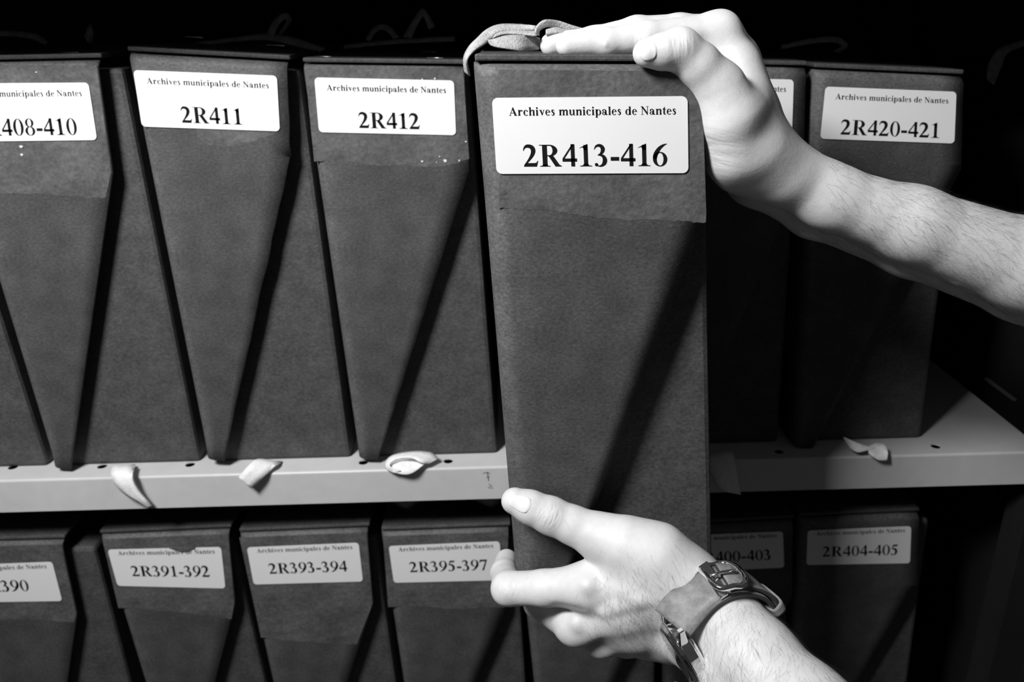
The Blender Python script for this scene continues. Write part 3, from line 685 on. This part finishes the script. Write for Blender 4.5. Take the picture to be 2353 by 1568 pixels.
# ---- lower hand: thumb on the front of the box, fingers closed round and under its base
i_m = J(1352, 1347, .395, .0132); m_m = J(1324, 1434, .399, .0124); r_m = J(1384, 1464, .404, .0116); p_m = J(1440, 1466, .414, .0110)
fing = [
 [J(1164, 1288, .458, .0074), J(1158, 1318, .438, .0084), J(1168, 1353, .411, .0102), J(1250, 1352, .402, .0106), i_m],
 [J(1262, 1282, .478, .0074), J(1236, 1388, .446, .0092), m_m],
 [J(1310, 1285, .482, .0074), J(1296, 1420, .455, .0088), r_m],
 [J(1370, 1290, .482, .0066), J(1372, 1430, .462, .0078), p_m],
 [J(1183, 1152, .4130, .0080), J(1218, 1166, .4115, .0097), J(1264, 1185, .4100, .0109), J(1318, 1208, .407, .0112), J(1378, 1234, .403, .0128)],
]
palm = [
 ([i_m, J(1460, 1345, .388, .0140), J(1565, 1345, .386, .0160)], .010),
 ([m_m, J(1440, 1400, .389, .0142), J(1562, 1380, .385, .0160)], .010),
 ([r_m, J(1465, 1438, .393, .0142), J(1556, 1420, .388, .0160)], .010),
 ([p_m, J(1490, 1456, .402, .0130), J(1545, 1455, .394, .0150)], .010),
 ([J(1378, 1234, .403, .0128), J(1440, 1252, .396, .0144), J(1510, 1277, .391, .0168), J(1560, 1322, .387, .0165)], .010),
 ([J(1430, 1290, .400, .0110), J(1500, 1330, .392, .0150)], .012),
 ([J(1560, 1322, .387, .0165), J(1588, 1350, .385, .0180), J(1668, 1428, .366, .0190), J(1735, 1512, .340, .0210), J(1850, 1650, .308, .025), J(2000, 1830, .27, .031)], .010),
 ([J(1545, 1455, .394, .0150), J(1565, 1440, .390, .0172), J(1626, 1476, .372, .0190), J(1690, 1560, .346, .0210), J(1800, 1700, .314, .025), J(1950, 1880, .275, .031)], .010),
]
groove = [(P(1278, 1404, .3865), P(1330, 1412, .380), .0022, .0010, .005), (P(1345, 1478, .396), P(1400, 1440, .384), .0014, .0006, .006)]
bump = [([J(1390, 1405, .3800, .0014), J(1420, 1392, .3775, .0016), J(1470, 1377, .3745, .0016), J(1510, 1372, .3735, .0012)], .006),
        ([J(1350, 1345, .3840, .0026), J(1352, 1347, .3840, .0026)], .006), ([J(1325, 1432, .3880, .0026), J(1327, 1434, .3880, .0026)], .006)]
LV, LQ, lf_, lg, lpr = build_arm(fing, palm, groove, bump, .00115)
arm_l = mesh('arm', LV, LQ.tolist(), M['skin'], person, True, label='arm wearing the watch, hand gripping the foot of the box')
nail('thumb_nail', (1150, 1140), (1222, 1166), .402, .0084, lpr, lg, arm_l)
axL = np.array(P(1600, 1400, .385)); axL2 = np.array(P(1735, 1560, .338)); dirL = (axL2-axL)/np.linalg.norm(axL2-axL)
def wL(V):
    t = (V-axL)@dirL; return np.clip((t-.015)/.02, 0, 1)*(t < .1)*np.where(lg(V)[:, 1] > .4, .1, 1) + 1e-9
hairs('arm_hair', LV, lg, wL, lambda p: dirL[None, :]*.7 + np.array([-.5, 0, -.6])[None, :] + 0*p, 2300, .006, .012, .00003, arm_l, 7)
dC = np.array(P(1480, 1410, .375))
def wD(V): return np.exp(-((V-dC)**2).sum(1)/(2*.017**2))*(lg(V)[:, 1] < 0) + 1e-9
hairs('hand_hair', LV, lg, wD, lambda p: np.array([.25, 0, -.8])[None, :] + 0*p, 900, .006, .011, .00003, arm_l, 9)

def ax2(a, b, Y): return P(*b, Y) - P(*a, Y)
wrinkles(M['skin'], [(P(1262, 1182, .400), ax2((1220, 1166), (1300, 1200), .40), .011, 420), (P(1165, 1353, .402), ax2((1150, 1353), (1250, 1352), .40), .010, 380),
    (P(1560, 100, .416), ax2((1520, 120), (1570, 110), .42), .010, 360), (P(1480, 95, .447), ax2((1400, 98), (1485, 88), .45), .006, 420),
    (P(1392, 100, .446), ax2((1400, 98), (1485, 88), .45), .003, 420), (P(1650, 340, .427), Vector((.2, 0, 1)), .020, 260)], person.location)

# ------------------------------------------------------------------ cotton tapes of the boxes
def tape(parent, L, R, m='tape', thick=.0010, name='tie_tape', n=6):
    return ribbon(name, [P(*q) for q in L], [P(*q) for q in R], M[m], parent, thick, n)
r408, r411, r412, r418, r420, r413 = [B[k][0] for k in ('408', '411', '412', '418', '420', '413')]
tape(r408, [(262, 1071, .606), (257, 1078, .596), (256, 1092, .588), (264, 1113, .584), (287, 1136, .5835), (318, 1154, .5835), (338, 1167, .585)],
           [(311, 1069, .606), (306, 1075, .594), (302, 1090, .585), (306, 1110, .582), (320, 1133, .5815), (336, 1152, .5815), (346, 1163, .583)])
tape(r408, [(307, 1072, .597), (305, 1090, .588), (309, 1110, .585), (323, 1133, .584), (339, 1152, .584), (348, 1163, .585)],
           [(311, 1071, .600), (303, 1090, .584), (306, 1111, .581), (319, 1134, .5805), (335, 1153, .5805), (344, 1165, .582)], thick=.0012)
tape(r411, [(606, 1056, .606), (586, 1058, .595), (566, 1076, .586), (548, 1097, .5835)],
           [(646, 1064, .606), (636, 1070, .596), (607, 1095, .586), (578, 1123, .5835)])
tape(r411, [(578, 1122, .5832), (592, 1110, .586), (612, 1090, .588), (634, 1070, .594)], [(568, 1112, .586), (582, 1100, .5895), (600, 1082, .5905), (616, 1066, .597)])
tape(r412, [(906, 1088, .585), (888, 1078, .589), (886, 1062, .594), (905, 1046, .597), (950, 1038, .599), (990, 1041, .600), (1008, 1055, .598)],
           [(920, 1082, .584), (898, 1074, .586), (898, 1064, .588), (914, 1055, .589), (945, 1053, .588), (968, 1064, .586), (984, 1067, .590)])
tape(r412, [(900, 1070, .590), (925, 1060, .592), (955, 1056, .594), (985, 1050, .598)], [(904, 1086, .5845), (930, 1091, .5835), (950, 1086, .584), (974, 1068, .588)])
tape(r418, [(1612, 1040, .612), (1622, 1052, .594), (1640, 1096, .584), (1656, 1122, .583), (1668, 1130, .583)],
           [(1665, 1034, .612), (1683, 1042, .594), (1690, 1070, .584), (1696, 1105, .583), (1702, 1137, .583)])
tape(r420, [(1938, 1005, .604), (1952, 1010, .598), (1975, 1020, .593), (2000, 1027, .592), (2026, 1022, .596)],
           [(1945, 1020, .602), (1955, 1032, .594), (1972, 1040, .588), (1998, 1034, .589), (2026, 1027, .595)])
tape(r420, [(1996, 1026, .592), (2016, 1019, .596), (2034, 1024, .592), (2041, 1042, .586)], [(1996, 1042, .587), (2006, 1050, .5845), (2020, 1058, .584), (2038, 1058, .584)])
# bows on the lids, back in the shade
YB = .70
def dim(parent, L, R, Y=YB): tape(parent, [(x, y, Y+.004) for x, y in L], [(x, y, Y) for x, y in R], 'tape_shaded')
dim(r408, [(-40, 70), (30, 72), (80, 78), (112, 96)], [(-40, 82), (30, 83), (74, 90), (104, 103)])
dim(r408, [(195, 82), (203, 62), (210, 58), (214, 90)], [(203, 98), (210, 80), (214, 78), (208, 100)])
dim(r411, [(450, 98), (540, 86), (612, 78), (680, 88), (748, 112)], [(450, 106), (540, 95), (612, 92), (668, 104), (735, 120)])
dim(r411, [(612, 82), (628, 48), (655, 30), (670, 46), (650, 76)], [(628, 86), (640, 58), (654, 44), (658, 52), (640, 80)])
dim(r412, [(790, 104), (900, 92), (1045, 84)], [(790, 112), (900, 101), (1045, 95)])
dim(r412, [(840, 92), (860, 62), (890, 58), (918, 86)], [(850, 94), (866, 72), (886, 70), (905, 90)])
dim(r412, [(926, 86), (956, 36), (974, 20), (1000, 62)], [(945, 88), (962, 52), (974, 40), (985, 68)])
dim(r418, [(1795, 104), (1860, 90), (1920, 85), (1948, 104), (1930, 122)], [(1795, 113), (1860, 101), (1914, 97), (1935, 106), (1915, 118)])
# the tape tied over the held box
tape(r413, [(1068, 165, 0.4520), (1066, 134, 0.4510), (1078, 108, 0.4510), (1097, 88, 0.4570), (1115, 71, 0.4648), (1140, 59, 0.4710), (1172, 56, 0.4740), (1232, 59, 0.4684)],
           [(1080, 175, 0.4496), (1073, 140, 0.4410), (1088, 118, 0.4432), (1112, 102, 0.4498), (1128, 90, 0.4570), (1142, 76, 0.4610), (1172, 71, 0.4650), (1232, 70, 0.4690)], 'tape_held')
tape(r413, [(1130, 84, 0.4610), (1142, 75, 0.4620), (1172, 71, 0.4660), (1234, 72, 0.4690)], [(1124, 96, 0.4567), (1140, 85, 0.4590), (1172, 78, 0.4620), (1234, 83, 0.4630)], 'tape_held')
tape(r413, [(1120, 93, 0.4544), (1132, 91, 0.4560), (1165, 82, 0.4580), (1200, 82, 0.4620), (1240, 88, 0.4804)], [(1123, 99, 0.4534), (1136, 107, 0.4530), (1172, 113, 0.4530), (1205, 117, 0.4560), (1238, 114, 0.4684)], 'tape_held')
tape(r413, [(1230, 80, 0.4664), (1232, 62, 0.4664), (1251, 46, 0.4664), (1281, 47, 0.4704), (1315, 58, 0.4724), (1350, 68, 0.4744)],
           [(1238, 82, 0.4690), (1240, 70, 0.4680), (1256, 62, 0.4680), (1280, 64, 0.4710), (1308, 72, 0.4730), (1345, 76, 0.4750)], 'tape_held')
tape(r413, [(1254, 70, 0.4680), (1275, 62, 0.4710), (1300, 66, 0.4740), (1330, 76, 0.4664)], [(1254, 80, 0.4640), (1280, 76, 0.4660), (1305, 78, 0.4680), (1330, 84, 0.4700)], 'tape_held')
# loose tape end hanging in the dark end of the bay
lt = empty('cotton_tape', P(2300, 150, .73), 'loose grey cotton tape end dangling beside the end panel', 'tape')
ribbon('tape_strip', [P(2266, 182, .73), P(2272, 145, .732), P(2296, 112, .735), P(2353, 92, .74), P(2400, 80, .742)], [P(2284, 196, .726), P(2302, 152, .728), P(2316, 122, .73), P(2353, 106, .735), P(2400, 95, .738)], M['tape_shaded'], lt)

# ------------------------------------------------------------------ wristwatch on the lower arm
WC = P(1675, 1480, 0.362); wv = (WC-C0).normalized()
e1 = P(1675+75, 1480-66, 0.362)-WC; e1 = (e1 - wv*e1.dot(wv)).normalized()
e2 = wv.cross(e1); 
if (e2.dot(P(1675-66, 1480-75, 0.362)-WC)) < 0: e2 = -e2
g = (e2*.72 - wv*.69).normalized(); nn = e1.cross(g)
if nn.dot(wv) > 0: nn = -nn
RW1, RW2 = .0268, .0240
TH = 150
_push = {}
def push(th, al):
    """how far the strap's edge is held off the nominal ring by the skin under it"""
    key = (round(th, 1), al)
    if key not in _push:
        t = math.radians(th); d = (e1*math.cos(t) + g*math.sin(t)).normalized()
        q = WC + e1*math.cos(t)*RW1 + g*math.sin(t)*RW2 + nn*al; x = -.006
        for _ in range(14):
            x += .9*(.0036 - float(lf_(np.array([tuple(q + d*x)]))[0]))
        _push[key] = min(max(x, -.006), .02)
    return _push[key]
def ring(th, off=0, along=0):
    t = math.radians(th); xs = []
    for al in (-.010, .010):
        xs.append(sum(w*push(th+k, al) for k, w in ((-14, .15), (-7, .22), (0, .26), (7, .22), (14, .15))))
    x = lerp(xs[0], xs[1], (along+.010)/.020) + off
    return WC + e1*math.cos(t)*(RW1+x) + g*math.sin(t)*(RW2+x) + nn*along
watch = empty('wristwatch', WC, 'steel wristwatch on a pale grey leather strap round the lower wrist', 'watch')
def band(name, a0, a1, off0, off1, w0, w1, thick, n=40, lift=0):
    L, R = [], []
    for i in range(n+1):
        t = i/n; a = lerp(a0, a1, t); o = lerp(off0, off1, t) + lift*max(0, 1-abs(a-a0)/30)**2; w = lerp(w0, w1, t)/2
        L.append(ring(a, o, -w)); R.append(ring(a, o, w))
    o = ribbon(name, L, R, M['leather'], watch, thick, 1, 4)
    o.data.materials.append(M['leather_edge']); s = o.modifiers['solid']; s.material_offset_rim = 1; s.use_rim = True
    return o
st = band('strap', TH-37, -75, 0, 0, .0200, .0175, .0024, 60, .0045)
band('strap', 62, -38, .0030, .0035, .0170, .0165, .0022)
band('strap', TH+37, 285, 0, 0, .0200, .0175, .0024, 40, .0045)
for s_ in (-1, 1):     # stitching
    V, Fc = [], []
    for k in range(18):
        a = TH-60-k*2.0; p0 = ring(a, .0014, s_*.0086); p1 = ring(a-1.5, .0014, s_*.0086); w = nn*.00028; b = len(V)
        V += [p0-w, p1-w, p1+w, p0+w]; Fc.append((b, b+1, b+2, b+3))
    mesh('stitching', V, Fc, M['thread'], st)
def frame_at(th):
    t = math.radians(th); rad = (e1*math.cos(t) + g*math.sin(t)).normalized(); tan = (-e1*math.sin(t) + g*math.cos(t)).normalized(); return rad, tan
# buckle: bowed frame, roller bar and pin
rad, tan = frame_at(62); bc = ring(62, .0030)
loop = []
for k in range(28):
    a = 2*math.pi*k/28; u, v = math.cos(a), math.sin(a); se = lambda q: math.copysign(abs(q)**.6, q)
    loop.append(bc + nn*se(v)*.0125 + tan*se(u)*.0095 + rad*(.0022*(1-abs(se(v))) + .0006 + .0014*(u > 0)))
tube('buckle', loop, .0016, M['steel'], watch, 10, True)
tube('buckle_pin', [bc - tan*.008 + rad*.002, bc + rad*.0035, bc + tan*.0088 + rad*.0032], .0009, M['steel'], watch, 8)
slab('buckle_plate', [ring(73, .0022, -.0100), ring(73, .0022, .0100), ring(66, .0036, .0104), ring(66, .0036, -.0104)], frame_at(70)[0]*.0010, M['steel'], watch, .0003)
# keeper loop
kp = []
for k in range(24):
    a = 2*math.pi*k/24; se = lambda q: math.copysign(abs(q)**.45, q); kp.append((se(math.cos(a))*.0104, .0016+se(math.sin(a))*.0034))
V, Fc = [], []
for th in (14, 11, 6, 3):
    for (al, of) in kp: V.append(ring(th, of + (.0003 if th in (11, 6) else 0), al))
for i in range(3):
    for j in range(24): Fc.append((i*24+j, i*24+(j+1) % 24, (i+1)*24+(j+1) % 24, (i+1)*24+j))
ko = mesh('keeper', V, Fc, M['leather'], watch, True); s = ko.modifiers.new('solid', 'SOLIDIFY'); s.thickness = .0012
# case, bezel, glass, crown, lugs
rad, tan = frame_at(168); cc = ring(TH-37, .0045) + tan*.0200 - rad*.0030
def disc(name, r0, r1, h0, h1, m, parent, n=48, bev=.0006):
    A = [cc + rad*h0 + (nn*math.cos(2*math.pi*i/n) + tan*math.sin(2*math.pi*i/n))*r0 for i in range(n)]
    Bq = [cc + rad*h1 + (nn*math.cos(2*math.pi*i/n) + tan*math.sin(2*math.pi*i/n))*r1 for i in range(n)]
    v, f = prism(A, Bq); o = mesh(name, v, f, m, parent); fix_normals(o); bevel(o, bev, 3); return o
case = disc('case', .0185, .0195, 0, .0065, M['steel'], watch)
disc('bezel', .0190, .0172, .0066, .0088, M['steel'], watch)
disc('crystal', .0166, .0160, .0086, .0096, M['glass'], watch)
disc('case_back', .0165, .0175, -.0018, 0.0, M['steel'], watch)
tube('crown', [cc - nn*.0194 + rad*.0034, cc - nn*.0228 + rad*.0034], .0026, M['steel'], watch, 14)
for sg in (-1, 1):
    for al in (-1, 1):
        b0 = cc + tan*sg*.0150 + nn*al*.0110 + rad*.0040; b1 = cc + tan*sg*.0236 + nn*al*.0114 + rad*.0026
        d = (b1-b0); sd = nn*.0020; up = rad*.0026
        v, f = prism([b0-sd-up, b0+sd-up, b0+sd+up, b0-sd+up], [b1-sd*.9-up*.8, b1+sd*.9-up*.8, b1+sd*.9+up*.5, b1-sd*.9+up*.5])
        lg_ = mesh('lug', v, f, M['steel'], watch); fix_normals(lg_); bevel(lg_, .0006, 3)

# ------------------------------------------------------------------ rolled shirt sleeves, beyond the edge of the picture
M['cloth'] = mat('dark_shirt_cloth', 0.03, 0.95, [(60, .8, 1.2, .3, .7, I3)], [(40, .6, .006, I3), (900, .3, .0006, I3)], spec=.1)
def sleeve(pts, radii):
    c = catmull(pts, 10); r = [v.x for v in catmull([(q, 0, 0) for q in radii], 10)]
    rj = random.Random(3); r = [q*(1+.05*math.sin(i*1.7)+rj.uniform(-.02, .02)) for i, q in enumerate(r)]
    o = tube('sleeve', c, r, M['cloth'], person, 24); return o
sleeve([P(2640, 728, .447), P(2700, 752, .444), P(2950, 812, .428), Vector((.60, .27, CAMZ-.22)), Vector((.66, .06, CAMZ-.05)), Vector((.74, -.04, CAMZ+.0))], [.049, .054, .060, .064, .072, .085])
sleeve([P(1920, 1765, .292), P(1975, 1855, .28), Vector((.26, .18, CAMZ-.36)), Vector((.40, .02, CAMZ-.36)), Vector((.56, -.12, CAMZ-.16)), Vector((.66, -.18, CAMZ-.02))], [.046, .050, .056, .060, .068, .085])
